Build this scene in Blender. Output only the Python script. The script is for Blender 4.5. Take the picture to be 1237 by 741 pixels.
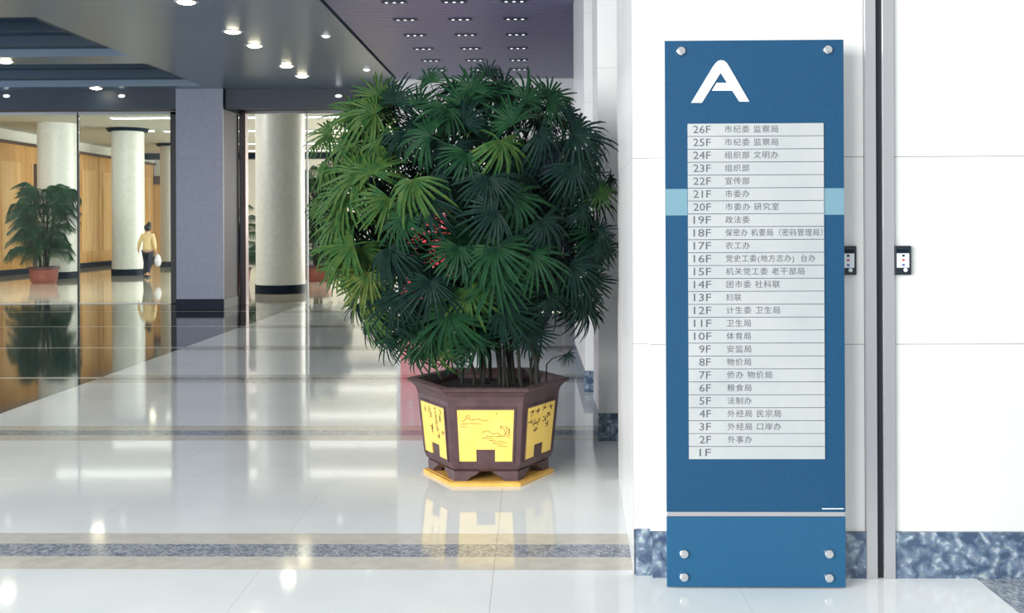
import bpy, bmesh, math, random
from mathutils import Vector, Matrix, Euler

# ------------------------------------------------------------------ camera, world, light, exposure
S = bpy.context.scene
for o in list(bpy.data.objects):
    bpy.data.objects.remove(o, do_unlink=True)
C = S.collection
FPX, PX, PY, EYE = 1250.0, 618.5, 269.0, 1.6
camd = bpy.data.cameras.new('camera')
cam = bpy.data.objects.new('camera', camd)
C.objects.link(cam)
camd.sensor_width = 36.0
camd.lens = FPX * 36.0 / 1237.0
camd.shift_y = -(370.5 - PY) / 1237.0
camd.clip_end = 200
YAW, ROLL = math.radians(1.077), -0.0042
R = Matrix.Rotation(YAW, 4, 'Z') @ Matrix.Rotation(math.pi / 2, 4, 'X') @ Matrix.Rotation(ROLL, 4, 'Z')
cam.matrix_world = Matrix.Translation((0, 0, EYE)) @ R
S.camera = cam

w = bpy.data.worlds.new('sky')
S.world = w
w.use_nodes = True
bg = w.node_tree.nodes['Background']
bg.inputs[0].default_value = (0.93, 0.98, 1.0, 1)
bg.inputs[1].default_value = 0.6

def area(name, loc, target, sx, sy, power, col):
    ld = bpy.data.lights.new(name, 'AREA')
    ld.shape = 'RECTANGLE'; ld.size = sx; ld.size_y = sy
    ld.energy = power; ld.color = col
    lo = bpy.data.objects.new(name, ld)
    C.objects.link(lo)
    lo.location = loc
    d = Vector(target) - Vector(loc)
    lo.rotation_euler = d.to_track_quat('-Z', 'Y').to_euler()
    return lo
# daylight coming through the entrance glazing behind and to the left of the camera
area('entrance_daylight', (-8.5, -4.2, 3.4), (0.5, 6, 1.0), 9, 5, 1950, (1.0, 0.985, 0.96))
# unseen fill lamps added to brighten the deep hall and the far room
area('hall_side_windows', (-16.3, 13.6, 2.2), (0, 14.5, 1.8), 6, 2.6, 420, (0.86, 0.93, 1.0))
area('far_room_windows', (3.2, 33, 2.6), (-10, 32, 2.0), 16, 3.4, 2700, (1.0, 0.97, 0.92))
# cove light tucked up behind the lintel of the glass partition, facing into the far room
area('cove_light', (-12.6, 20.85, 4.42), (-13.0, 26.0, 2.2), 7.5, 0.25, 480, (1.0, 0.98, 0.93))

vs = S.view_settings
vs.view_transform = 'Standard'; vs.look = 'None'; vs.gamma = 1.0; vs.use_curve_mapping = False
vs.exposure = 0.40

# ------------------------------------------------------------------ helpers
rnd = random.Random(7)
def at(px, py, Y):
    """world point on the plane y = Y seen at photo pixel (px, py)"""
    d = R.to_3x3() @ Vector(((px - PX) / FPX, -(py - PY) / FPX, -1.0))
    t = Y / d.y
    return Vector((d.x * t, Y, EYE + d.z * t))

def srgb(r, g, b):
    def f(c):
        c /= 255.0
        return c / 12.92 if c <= 0.04045 else ((c + 0.055) / 1.055) ** 2.4
    return (f(r), f(g), f(b), 1)

MATS = {}
def mat(name, col, rough=0.5, metal=0.0, spec=0.5, emit=None, estr=0.0, var=0.0, scale=8.0, col2=None,
        bump=0.0, bscale=60.0, stretch=(1, 1, 1), coat=0.0, detail=4.0, lo=0.35, hi=0.65):
    m = bpy.data.materials.new(name); m.use_nodes = True
    nt = m.node_tree; b = nt.nodes['Principled BSDF']
    b.inputs['Base Color'].default_value = col
    b.inputs['Roughness'].default_value = rough
    b.inputs['Metallic'].default_value = metal
    b.inputs['Specular IOR Level'].default_value = spec
    b.inputs['Coat Weight'].default_value = coat
    if emit:
        b.inputs['Emission Color'].default_value = emit
        b.inputs['Emission Strength'].default_value = estr
    if col2 or bump:
        tc = nt.nodes.new('ShaderNodeTexCoord'); mp = nt.nodes.new('ShaderNodeMapping')
        mp.inputs['Scale'].default_value = stretch
        nt.links.new(tc.outputs['Object'], mp.inputs['Vector'])
    if col2:
        n = nt.nodes.new('ShaderNodeTexNoise'); n.inputs['Scale'].default_value = scale
        n.inputs['Detail'].default_value = detail
        cr = nt.nodes.new('ShaderNodeValToRGB')
        cr.color_ramp.elements[0].position = lo; cr.color_ramp.elements[1].position = hi
        cr.color_ramp.elements[0].color = col; cr.color_ramp.elements[1].color = col2
        nt.links.new(mp.outputs[0], n.inputs['Vector'])
        nt.links.new(n.outputs['Fac'], cr.inputs[0])
        nt.links.new(cr.outputs[0], b.inputs['Base Color'])
    if bump:
        n2 = nt.nodes.new('ShaderNodeTexNoise'); n2.inputs['Scale'].default_value = bscale
        bp = nt.nodes.new('ShaderNodeBump'); bp.inputs['Strength'].default_value = bump
        bp.inputs['Distance'].default_value = 0.01
        nt.links.new(mp.outputs[0], n2.inputs['Vector'])
        nt.links.new(n2.outputs['Fac'], bp.inputs['Height'])
        nt.links.new(bp.outputs[0], b.inputs['Normal'])
    MATS[name] = m
    return m

def granite(name, c1, c2, c3, scale, rough=0.12):
    m = bpy.data.materials.new(name); m.use_nodes = True
    nt = m.node_tree; b = nt.nodes['Principled BSDF']; b.inputs['Roughness'].default_value = rough
    tc = nt.nodes.new('ShaderNodeTexCoord')
    n0 = nt.nodes.new('ShaderNodeTexNoise'); n0.inputs['Scale'].default_value = scale * 0.6; n0.inputs['Detail'].default_value = 3
    add = nt.nodes.new('ShaderNodeVectorMath'); add.operation = 'ADD'
    sc = nt.nodes.new('ShaderNodeVectorMath'); sc.operation = 'SCALE'; sc.inputs['Scale'].default_value = 0.12
    nt.links.new(tc.outputs['Object'], n0.inputs['Vector'])
    nt.links.new(n0.outputs['Color'], sc.inputs[0])
    nt.links.new(sc.outputs[0], add.inputs[0]); nt.links.new(tc.outputs['Object'], add.inputs[1])
    v = nt.nodes.new('ShaderNodeTexVoronoi'); v.inputs['Scale'].default_value = scale; v.feature = 'SMOOTH_F1'
    nt.links.new(add.outputs[0], v.inputs['Vector'])
    cr = nt.nodes.new('ShaderNodeValToRGB')
    e = cr.color_ramp.elements
    e[0].position = 0.08; e[0].color = c1; e[1].position = 0.62; e[1].color = c3
    x = e.new(0.34); x.color = c2
    nt.links.new(v.outputs['Distance'], cr.inputs[0])
    n = nt.nodes.new('ShaderNodeTexNoise'); n.inputs['Scale'].default_value = scale * 7; n.inputs['Detail'].default_value = 2
    nt.links.new(tc.outputs['Object'], n.inputs['Vector'])
    mx = nt.nodes.new('ShaderNodeMix'); mx.data_type = 'RGBA'; mx.blend_type = 'OVERLAY'; mx.inputs['Factor'].default_value = 0.6
    nt.links.new(cr.outputs[0], mx.inputs[6]); nt.links.new(n.outputs['Color'], mx.inputs[7])
    nt.links.new(mx.outputs[2], b.inputs['Base Color'])
    MATS[name] = m
    return m

def glass_mat():
    m = bpy.data.materials.new('glass'); m.use_nodes = True
    nt = m.node_tree
    for n in list(nt.nodes): nt.nodes.remove(n)
    out = nt.nodes.new('ShaderNodeOutputMaterial'); mix = nt.nodes.new('ShaderNodeMixShader')
    t = nt.nodes.new('ShaderNodeBsdfTransparent'); g = nt.nodes.new('ShaderNodeBsdfGlossy')
    t.inputs[0].default_value = (0.95, 0.98, 0.97, 1)
    g.inputs['Roughness'].default_value = 0.02
    fr = nt.nodes.new('ShaderNodeFresnel'); fr.inputs[0].default_value = 1.45
    nt.links.new(fr.outputs[0], mix.inputs[0]); nt.links.new(t.outputs[0], mix.inputs[1]); nt.links.new(g.outputs[0], mix.inputs[2])
    nt.links.new(mix.outputs[0], out.inputs[0])
    MATS['glass'] = m

# --- mesh building
def bx(bm, x0, x1, y0, y1, z0, z1, taper=None):
    v = [bm.verts.new(p) for p in ((x0, y0, z0), (x1, y0, z0), (x1, y1, z0), (x0, y1, z0),
                                   (x0, y0, z1), (x1, y0, z1), (x1, y1, z1), (x0, y1, z1))]
    for f in ((3, 2, 1, 0), (4, 5, 6, 7), (0, 1, 5, 4), (1, 2, 6, 5), (2, 3, 7, 6), (3, 0, 4, 7)):
        bm.faces.new([v[i] for i in f])
    return v

def lathe(bm, prof, n=24, c=(0, 0, 0), axis='Z', cap=True):
    rings = []
    for r, h in prof:
        ring = []
        for i in range(n):
            a = 2 * math.pi * i / n
            if axis == 'Z': p = (c[0] + r * math.cos(a), c[1] + r * math.sin(a), c[2] + h)
            elif axis == 'Y': p = (c[0] + r * math.cos(a), c[1] - h, c[2] + r * math.sin(a))
            else: p = (c[0] + h, c[1] + r * math.cos(a), c[2] + r * math.sin(a))
            ring.append(bm.verts.new(p))
        rings.append(ring)
    for a, b in zip(rings, rings[1:]):
        for i in range(n):
            j = (i + 1) % n
            bm.faces.new((a[i], a[j], b[j], b[i]))
    if cap:
        bm.faces.new(rings[0][::-1]); bm.faces.new(rings[-1])

def tube(bm, pts, rad, n=6):
    pts = [Vector(p) for p in pts]
    rings = []
    for k, p in enumerate(pts):
        d = (pts[min(k + 1, len(pts) - 1)] - pts[max(k - 1, 0)]).normalized()
        u = d.cross(Vector((0, 1, 0.01))).normalized(); v = d.cross(u)
        r = rad[k] if isinstance(rad, (list, tuple)) else rad
        rings.append([bm.verts.new(p + (u * math.cos(2 * math.pi * i / n) + v * math.sin(2 * math.pi * i / n)) * r) for i in range(n)])
    for a, b in zip(rings, rings[1:]):
        for i in range(n):
            j = (i + 1) % n
            bm.faces.new((a[i], a[j], b[j], b[i]))
    bm.faces.new(rings[0][::-1]); bm.faces.new(rings[-1])

def poly(bm, pts, y0, y1):
    """extrude an outline given in x,z between two y planes"""
    a = [bm.verts.new((x, y0, z)) for x, z in pts]; b = [bm.verts.new((x, y1, z)) for x, z in pts]
    bm.faces.new(a); bm.faces.new(b[::-1])
    for i in range(len(a)):
        j = (i + 1) % len(a)
        bm.faces.new((a[j], a[i], b[i], b[j]))

def mesh_of(name, bm, m, smooth=False, bev=0.0):
    if bev:
        bmesh.ops.bevel(bm, geom=list(bm.edges), offset=bev, segments=1, affect='EDGES')
    bmesh.ops.recalc_face_normals(bm, faces=bm.faces)
    me = bpy.data.meshes.new(name); bm.to_mesh(me); bm.free()
    me.materials.append(MATS[m])
    if smooth:
        for p in me.polygons: p.use_smooth = True
        try: me.set_sharp_from_angle(angle=math.radians(38))
        except Exception: pass
    return me

def obj(name, bm, m, parent=None, smooth=False, bev=0.0, loc=None):
    me = bm if isinstance(bm, bpy.types.Mesh) else mesh_of(name, bm, m, smooth, bev)
    o = bpy.data.objects.new(name, me); C.objects.link(o)
    if parent: o.parent = parent
    if loc is not None: o.location = loc
    return o

def box(name, x0, x1, y0, y1, z0, z1, m, parent=None, bev=0.0):
    bm = bmesh.new(); bx(bm, x0, x1, y0, y1, z0, z1)
    return obj(name, bm, m, parent, bev=bev)

def struct(o): o['kind'] = 'structure'; return o
def tag(o, label, cat, group=None):
    o['label'] = label; o['category'] = cat
    if group: o['group'] = group
    return o
def empty(name, loc=(0, 0, 0)):
    o = bpy.data.objects.new(name, None); C.objects.link(o); o.location = loc; o.empty_display_size = 0.1
    return o
def copy_tree(o, parent=None):
    c = o.copy(); C.objects.link(c); c.parent = parent
    for ch in list(o.children): copy_tree(ch, c)
    return c

# ------------------------------------------------------------------ materials
mat('white_tile', srgb(232, 238, 238), 0.06, col2=srgb(242, 245, 244), scale=1.6, spec=0.5)
mat('beige_stone', srgb(202, 198, 186), 0.10, col2=srgb(214, 210, 199), scale=14)
granite('speckled_granite', srgb(196, 200, 204), srgb(164, 170, 178), srgb(118, 126, 138), 46, 0.10)
mat('dark_floor', srgb(48, 58, 66), 0.05, col2=srgb(30, 40, 50), scale=20)
mat('far_floor', srgb(205, 202, 188), 0.05, col2=srgb(190, 186, 170), scale=2)
mat('sub_floor', srgb(205, 206, 202), 0.6)
mat('white_stone', srgb(218, 220, 219), 0.3, col2=srgb(224, 226, 225), scale=1.5)
mat('pillar_stone', srgb(228, 231, 233), 0.25, col2=srgb(236, 238, 239), scale=1.5)
granite('blue_granite', srgb(172, 184, 194), srgb(112, 130, 150), srgb(66, 84, 110), 25, 0.12)
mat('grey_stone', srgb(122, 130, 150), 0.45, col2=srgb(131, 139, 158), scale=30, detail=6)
mat('grey_stone_side', srgb(30, 32, 50), 0.5, spec=0.1)  # shaded side of the grey column, shadow put into a darker colour
mat('dark_base', srgb(14, 30, 46), 0.5, spec=0.15)
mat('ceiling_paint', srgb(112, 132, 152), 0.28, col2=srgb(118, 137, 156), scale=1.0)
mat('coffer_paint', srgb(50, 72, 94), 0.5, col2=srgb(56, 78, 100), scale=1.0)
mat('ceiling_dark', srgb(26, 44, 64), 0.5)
mat('slat_ceiling', srgb(132, 122, 160), 0.4, col2=srgb(116, 114, 150), scale=6, stretch=(0.6, 9, 1), lo=0.3, hi=0.7)
mat('black_gap', srgb(14, 20, 28), 0.5)
mat('far_plaster', srgb(214, 214, 204), 0.6)
mat('far_ceiling', srgb(205, 208, 200), 0.6)
mat('column_stone', srgb(205, 209, 205), 0.4, col2=srgb(214, 217, 212), scale=10)
mat('wood', srgb(210, 166, 108), 0.14, col2=srgb(196, 148, 86), scale=4, stretch=(1, 1, 0.15))
mat('wood_light', srgb(222, 182, 126), 0.14, col2=srgb(210, 166, 104), scale=4, stretch=(1, 1, 0.15))
mat('dark_wood', srgb(92, 70, 62), 0.35, col2=srgb(74, 56, 52), scale=8)
mat('bronze', srgb(104, 88, 90), 0.3, metal=0.6)
mat('steel', srgb(196, 196, 200), 0.32, metal=0.75, bump=0.05, bscale=300, stretch=(1, 1, 0.02))
mat('chrome', srgb(225, 225, 228), 0.15, metal=1.0)
mat('sign_blue', srgb(2, 64, 100), 0.4, col2=srgb(6, 72, 110), scale=120)
mat('sign_blue_low', srgb(16, 80, 118), 0.4, col2=srgb(22, 86, 124), scale=120)
mat('sign_pale', srgb(110, 148, 164), 0.4)
mat('plate', srgb(170, 176, 178), 0.4, col2=srgb(180, 185, 187), scale=3)
mat('sign_white', srgb(238, 242, 244), 0.4)
mat('sign_ink', srgb(84, 90, 97), 0.5)
mat('plastic_black', srgb(24, 34, 44), 0.3)
mat('card_white', srgb(220, 230, 232), 0.4)
mat('ink_red', srgb(190, 70, 70), 0.5)
mat('ink_blue', srgb(70, 90, 160), 0.5)
mat('clay', srgb(86, 64, 66), 0.42, col2=srgb(72, 52, 56), scale=14, bump=0.15, bscale=90)
mat('glaze_yellow', srgb(240, 202, 98), 0.35, col2=srgb(243, 208, 110), scale=9)
mat('pot_ink', srgb(72, 40, 20), 0.5)
mat('pot_ink_soft', srgb(136, 98, 40), 0.5)
mat('tray_wood', srgb(232, 184, 96), 0.4, col2=srgb(220, 168, 82), scale=10)
mat('soil', srgb(22, 18, 18), 0.95, col2=srgb(34, 28, 24), scale=40, bump=0.8, bscale=60)
mat('cane', srgb(18, 28, 24), 0.8, col2=srgb(40, 34, 26), scale=30, bump=0.5, bscale=120, stretch=(1, 1, 0.3))
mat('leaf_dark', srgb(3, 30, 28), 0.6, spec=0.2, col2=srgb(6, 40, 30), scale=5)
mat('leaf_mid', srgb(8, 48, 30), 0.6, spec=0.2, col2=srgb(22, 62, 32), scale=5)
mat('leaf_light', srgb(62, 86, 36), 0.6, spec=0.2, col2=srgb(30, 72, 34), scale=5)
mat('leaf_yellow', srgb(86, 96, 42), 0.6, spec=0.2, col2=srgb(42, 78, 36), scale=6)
mat('palm_leaf', srgb(14, 48, 36), 0.5, col2=srgb(40, 84, 52), scale=3)
mat('terracotta', srgb(142, 78, 66), 0.5, col2=srgb(126, 68, 58), scale=10)
mat('terracotta_rim', srgb(70, 40, 44), 0.5)
mat('banner_red', srgb(240, 34, 62), 0.45)
mat('lamp_glow', (1, 1, 1, 1), 0.5, emit=(1.0, 0.93, 0.64, 1), estr=26)
mat('lamp_glow_dim', (1, 1, 1, 1), 0.5, emit=(0.9, 0.95, 1.0, 1), estr=2.2)
mat('spot_glow', (1, 1, 1, 1), 0.5, emit=(0.9, 0.95, 1.0, 1), estr=1.0)
mat('strip_glow', (1, 1, 1, 1), 0.5, emit=(1.0, 0.97, 0.90, 1), estr=4)
mat('lamp_rim', srgb(190, 195, 200), 0.4)
mat('jacket', srgb(232, 208, 156), 0.8, col2=srgb(224, 198, 142), scale=12)
mat('trousers', srgb(20, 34, 48), 0.8)
mat('skin', srgb(206, 160, 130), 0.55)
mat('hair', srgb(16, 22, 34), 0.5)
mat('shoe', srgb(20, 22, 28), 0.4)
mat('bag', srgb(226, 226, 230), 0.5)
mat('lip', srgb(170, 90, 84), 0.5)
glass_mat()

# ------------------------------------------------------------------ setting: floor
WH = 4.15           # hall ceiling
XE = -4.50          # edge of the dark granite field
GY = 20.6           # plane of the glass partition
floor = struct(box('floor', -17, 8, -3, 46, -0.12, -0.02, 'sub_floor'))
G = 0.0006
def slab(name, x0, x1, y0, y1, m):
    return box(name, x0 + G, x1 - G, y0 + G, y1 - G, -0.0195, 0.0, m, floor)
strip_y = [-0.45, 2.3, 5.04, 7.87, 10.62, 13.22, 15.98, 18.7]
HW = 0.28
def split(a, b, step):
    n = max(1, round((b - a) / step)); return [a + (b - a) * i / n for i in range(n + 1)]
edges = [-3.0] + [v for y in strip_y for v in (y - HW, y + HW)] + [GY]
xw = split(XE, 1.98, 1.1)
for k in range(0, len(edges), 2):
    y0, y1 = edges[k], edges[k + 1]
    ys = split(y0, y1, 1.15)
    for a, b in zip(ys, ys[1:]):
        for c, d in zip(xw, xw[1:]):
            slab('stone_tile', c, d, a, b, 'white_tile')
        if b < 4.7:
            slab('granite_tile', 1.98, 4.9, a, b, 'speckled_granite'); slab('granite_tile', 4.9, 8, a, b, 'speckled_granite')
        elif a < 4.76:
            slab('granite_tile', 1.98, 8, a, b, 'speckled_granite')
        else:
            slab('stone_tile', 1.98, 3.4, a, b, 'white_tile')
for i, y in enumerate(strip_y):
    xs = split(XE, 1.98, 2.2)
    for c, d in zip(xs, xs[1:]):
        slab('stone_strip', c, d, y - HW, y - 0.095, 'beige_stone')
        slab('granite_strip', c, d, y - 0.095, y + 0.10, 'speckled_granite')
        slab('stone_strip', c, d, y + 0.10, y + HW, 'beige_stone')
    slab('granite_tile', 1.98, 8 if y < 4.8 else 3.4, y - HW, y + HW, 'speckled_granite' if y < 4.8 else 'white_tile')
xd = split(-16.5, XE, 1.5)
dy = [-3.0] + [y + 0.12 for y in strip_y] + [GY]
for j, (a, b) in enumerate(zip(dy, dy[1:])):
    for c, d in zip(xd, xd[1:]):
        slab('dark_tile', c, d, a, b - (0.1 if j < len(dy) - 2 else 0), 'dark_floor')
    if j < len(dy) - 2:
        slab('light_strip', -16.5, XE, b - 0.1, b, 'beige_stone')
for a, b in zip(split(GY, 46, 2.5), split(GY, 46, 2.5)[1:]):
    for c, d in zip(split(-17, 3.4, 3.4), split(-17, 3.4, 3.4)[1:]):
        slab('polished_tile', c, d, a, b, 'far_floor')

# ------------------------------------------------------------------ setting: right wall around the sign
WY = 4.67
XL = 0.528
TOP = 5.2
zs = [0.206, 1.047, 1.888, 2.729, 3.57, 4.41, TOP]
wall = struct(box('wall_right', XL + 0.035, 8.0, WY + 0.02, 6.42, 0, TOP, 'sub_floor'))
def panel_run(parent, x0, x1, y, rows, m='white_stone', name='stone_panel'):
    for a, b in zip(rows, rows[1:]):
        box(name, x0 + 0.0010, x1 - 0.0010, y, y + 0.0195, a + 0.0011, b - 0.0011, m, parent)
xj0, xj1 = at(1044, 400, WY).x, at(1079, 400, WY).x
panel_run(wall, XL, xj0 + 0.02, WY, zs)
for a, b in ((xj1 - 0.02, 2.95), (2.95, 4.2), (4.2, 5.6), (5.6, 8.0)):
    panel_run(wall, a, b, WY, zs)
# side jamb, set back a little, and the long splayed side face
jx = at(765, 600, 4.72).x
jamb = struct(box('wall_jamb', jx + 0.012, XL + 0.011, 4.72, 4.80, 0, TOP, 'sub_floor'))
panel_run(jamb, jx, XL + 0.012, 4.70, zs)
bm = bmesh.new()
for a, b in zip([0] + zs[1:], zs[1:]):
    p = [(jx - 0.001, 4.70, a + .001), (jx + 0.075, 6.43, a + .001), (jx + 0.095, 6.43, a + .001), (jx + 0.011, 4.72, a + .001)]
    lo = [bm.verts.new(q) for q in p]; hi = [bm.verts.new((q[0], q[1], b - .001)) for q in p]
    bm.faces.new(lo[::-1]); bm.faces.new(hi)
    for i in range(4):
        j = (i + 1) % 4; bm.faces.new((lo[i], lo[j], hi[j], hi[i]))
obj('side_panel', bm, 'pillar_stone', jamb)
# baseboards of blue granite
bb = struct(box('baseboard_right', XL + 0.01, xj0, WY - 0.012, WY + 0.019, 0, 0.206, 'blue_granite'))
b2 = struct(box('baseboard_far_right', xj1, 8.0, WY - 0.012, WY + 0.019, 0, 0.206, 'blue_granite'))
b3 = struct(box('baseboard_jamb', jx + 0.008, XL + 0.011, 4.690, 4.72, 0, 0.21, 'blue_granite'))
# steel movement joint cover
tr = struct(box('trim_1', xj0, xj1, WY - 0.004, WY + 0.018, 0, TOP, 'black_gap'))
g0, g1 = at(1057.5, 400, WY).x, at(1065, 400, WY).x
for a, b in ((0, 4.16), (4.165, TOP)):
    bm = bmesh.new(); bx(bm, xj0, g0, WY - 0.022, WY - 0.0045, a, b); obj('steel_strip', bm, 'steel', tr, bev=0.002)
    bm = bmesh.new(); bx(bm, g1, xj1, WY - 0.022, WY - 0.0045, a, b); obj('steel_strip', bm, 'steel', tr, bev=0.002)

# ------------------------------------------------------------------ pillars further back on the right
def pillar(label, x0, x1, y0, y1, base):
    p = empty('stone_pillar', ((x0 + x1) / 2, (y0 + y1) / 2, 0)); c = p.location
    tag(p, label, 'pillar')
    def pb(n, a, b, cc, d, e, f, m): box(n, a - c.x, b - c.x, cc - c.y, d - c.y, e, f, m, p)
    for a, b in zip([0.2, 1.047, 1.888, 2.729, 3.57], [1.047, 1.888, 2.729, 3.57, WH]):
        pb('stone_block', x0, x1, y0, y1, a + 0.0015, b - 0.0015, 'pillar_stone')
    pb('core', x0 + 0.01, x1 - 0.01, y0 + 0.01, y1 - 0.01, 0, WH - 0.01, 'pillar_stone')
    pb('base_strip', x0 - 0.006, x1 + 0.006, y0 - 0.006, y1 + 0.006, 0, 0.2, base)
    return p
pillar('white stone pillar with navy base right behind the big potted palm', 0.487, 2.2, 7.58, 8.2, 'blue_granite')
pillar('farther white stone pillar half hidden behind the nearer white pillar', 0.500, 2.2, 9.75, 12.1, 'blue_granite')
wr = struct(box('wall_side', 3.4, 3.5, 6.43, GY, 0, WH, 'pillar_stone'))

# ------------------------------------------------------------------ hall ceiling
YC0 = 4.8
XB, XC = -2.41, -6.08
ceil = struct(box('ceiling', -16.6, 8, YC0, 20.7, WH + 0.62, WH + 0.7, 'ceiling_dark'))
def cb(name, x0, x1, y0, y1, z0, z1, m, bev=0): return box(name, x0, x1, y0, y1, z0, z1, m, ceil, bev)
# smooth panel field between the coffers and the slatted bay
ys = [YC0, 9.0, 12.1, 15.2, 19.51]
for a, b in zip(ys, ys[1:]):
    cb('ceiling_panel', XC, XB, a + .002, b - .002, WH, WH + 0.6, 'ceiling_paint')
# slatted bay, separated by a shadow gap
cb('shadow_gap', XB + 0.001, XB + 0.05, YC0, 18.35, WH + 0.10, WH + 0.6, 'black_gap')
n = 74
for i in range(n):
    y = YC0 + (18.32 - YC0) * i / n; y2 = YC0 + (18.32 - YC0) * (i + 1) / n
    cb('ceiling_slat', XB + 0.05, 3.4, y + 0.006, y2 - 0.006, WH + 0.004, WH + 0.05, 'slat_ceiling')
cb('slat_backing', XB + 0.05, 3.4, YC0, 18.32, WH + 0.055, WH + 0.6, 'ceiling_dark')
# coffers on the left
cross = [(YC0, 12.6), (15.6, 16.32), (19.0, 19.51)]
for a, b in cross: cb('coffer_beam', -16.5, XC, a, b, WH, WH + 0.6, 'ceiling_paint')
for (a, b) in ((12.6, 15.6), (16.32, 19.0)):
    for x0, x1 in ((-16.5, XC),):
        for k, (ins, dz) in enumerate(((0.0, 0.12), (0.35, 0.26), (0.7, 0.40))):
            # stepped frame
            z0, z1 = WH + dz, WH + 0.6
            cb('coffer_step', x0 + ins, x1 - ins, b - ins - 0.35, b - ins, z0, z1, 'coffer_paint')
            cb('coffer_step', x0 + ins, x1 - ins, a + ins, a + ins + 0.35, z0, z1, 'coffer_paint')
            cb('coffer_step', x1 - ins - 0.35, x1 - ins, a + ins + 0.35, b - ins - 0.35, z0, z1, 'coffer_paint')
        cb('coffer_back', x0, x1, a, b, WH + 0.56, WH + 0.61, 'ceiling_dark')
# downstand beam and lintel above the glass
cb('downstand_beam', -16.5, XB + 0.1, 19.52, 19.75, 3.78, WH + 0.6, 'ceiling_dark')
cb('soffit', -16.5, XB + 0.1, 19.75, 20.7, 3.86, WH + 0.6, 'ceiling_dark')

# end wall under the slatted bay, pale above dark glazed doors
we = struct(box('wall_end', XB, 3.4, 18.4, 18.6, 3.05, WH + 0.6, 'pillar_stone'))
box('pale_panel', XB, -0.85, 18.38, 18.6, 0.12, 3.05, 'pillar_stone', we)
box('pale_panel', XB, -0.85, 18.37, 18.39, 0, 0.12, 'dark_base', we)
for i in range(3):
    x0 = -0.82 + i * 1.4
    box('dark_door', x0, x0 + 1.36, 18.42, 18.5, 0.02, 3.04, 'dark_base', we)
    box('door_frame', x0 + 1.36, x0 + 1.40, 18.40, 18.5, 0.0, 3.05, 'bronze', we)

# left wall of the hall and far room
wl = struct(box('wall_left', -16.9, -16.5, -3, 46, 4.2, 5.0, 'far_plaster'))
box('lower_wall', -16.9, -16.52, -3, 46, 0, 4.2, 'dark_wood', wl)
yy = 22.0
seq = 0
while yy < 44.5:
    y2 = min(yy + 1.9, 44.9)
    box('wood_panel', -16.52, -16.47, yy + 0.015, y2 - 0.015, 0.18, 4.16, 'wood', wl)
    box('raised_panel', -16.47, -16.44, yy + 0.35, y2 - 0.35, 0.6, 3.6, 'wood_light', wl)
    yy = y2; seq += 1
box('doorway_post', -16.5, -16.2, 33.9, 34.9, 0, 3.6, 'dark_wood', wl)
struct(box('baseboard_left', -16.5, -16.44, GY, 45, 0, 0.18, 'dark_base'))
struct(box('trim_2', -16.5, -16.40, GY, 45, 4.16, 4.26, 'dark_wood'))
for i in range(11):
    box('stone_panel', -16.52, -16.5, -3 + i * 2.14 + .005, -3 + (i + 1) * 2.14 - .005, 0.02, 4.2, 'grey_stone', wl)

# far room shell
fc = struct(box('ceiling_far', -16.9, 3.5, 20.7, 46, 4.6, 4.7, 'far_ceiling'))
wf = struct(box('wall_far', -16.9, 3.5, 45, 45.2, 0, 4.7, 'far_plaster'))
struct(box('baseboard_far', -16.9, 3.5, 44.95, 45, 0, 0.2, 'dark_base'))
struct(box('wall_far_right', 3.4, 3.5, GY, 45, 0, 4.7, 'far_plaster'))
struct(box('trim_3', -16.9, 3.5, 43.6, 44.2, 4.36, 4.6, 'dark_base'))
# wooden door in the far wall
dl, dr = at(181, 300, 45).x, at(200, 300, 45).x
dt = at(190, 213, 45).z
door = struct(box('door_1', dl, dr, 44.9, 44.98, 0.0, dt - 0.3, 'wood'))
box('door_head', dl, dr + 0.05, 44.86, 44.97, dt - 0.36, dt, 'dark_wood', door)
box('door_post', dr, dr + 0.14, 44.86, 44.97, 0.0, dt, 'dark_wood', door)
box('door_post', dl - 0.12, dl, 44.86, 44.97, 0.0, dt, 'dark_wood', door)
box('door_leaf', dl + 0.06, dr - 0.06, 44.87, 44.9, 0.1, dt - 0.42, 'wood_light', door)
bm = bmesh.new(); lathe(bm, [(0.03, 0), (0.05, 0.02), (0.03, 0.06)], 10, (dl + 0.14, 44.87, 1.15), 'Y'); obj('door_knob', bm, 'chrome', door)
# wood wall beside the door (between the round column and the door)
box('wood_panel', dl - 1.4, dl - 0.14, 44.9, 44.98, 0.2, 3.7, 'wood', wf)

# glass partition
gp = empty('glass_partition', (-9, GY, 0))
tag(gp, 'frameless glass partition with thin dark mullions behind the grey column', 'partition')
def gb(name, x0, x1, y0, y1, z0, z1, m): return box(name, x0 + 9, x1 + 9, y0 - GY, y1 - GY, z0, z1, m, gp)
mx = [at(p, 250, GY).x for p in (-62, 94, 209, 297, 371)] + [XB]
xs = [-16.4] + mx
for i, (a, b) in enumerate(zip(xs, xs[1:])):
    if i >= 3: continue
    gb('glass_pane', a + 0.02, b - 0.02, GY + 0.02, GY + 0.032, 0.02, 3.84, 'glass')
for x, wd, m in ((mx[1], 0.03, 'black_gap'), (mx[4], 0.03, 'lamp_rim'), (mx[0], 0.03, 'black_gap')):
    gb('mullion', x - wd / 2, x + wd / 2, GY, GY + 0.06, 0, 3.85, m)
gb('mullion', at(206, 250, GY).x, at(212.5, 250, GY).x + 0.05, GY, GY + 0.12, 0, 3.85, 'black_gap')
gb('head_rail', -16.4, XB, GY, GY + 0.07, 3.80, 3.87, 'lamp_rim')
gb('sill', -16.4, mx[3], GY, GY + 0.05, 0.0, 0.012, 'lamp_rim')

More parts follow.
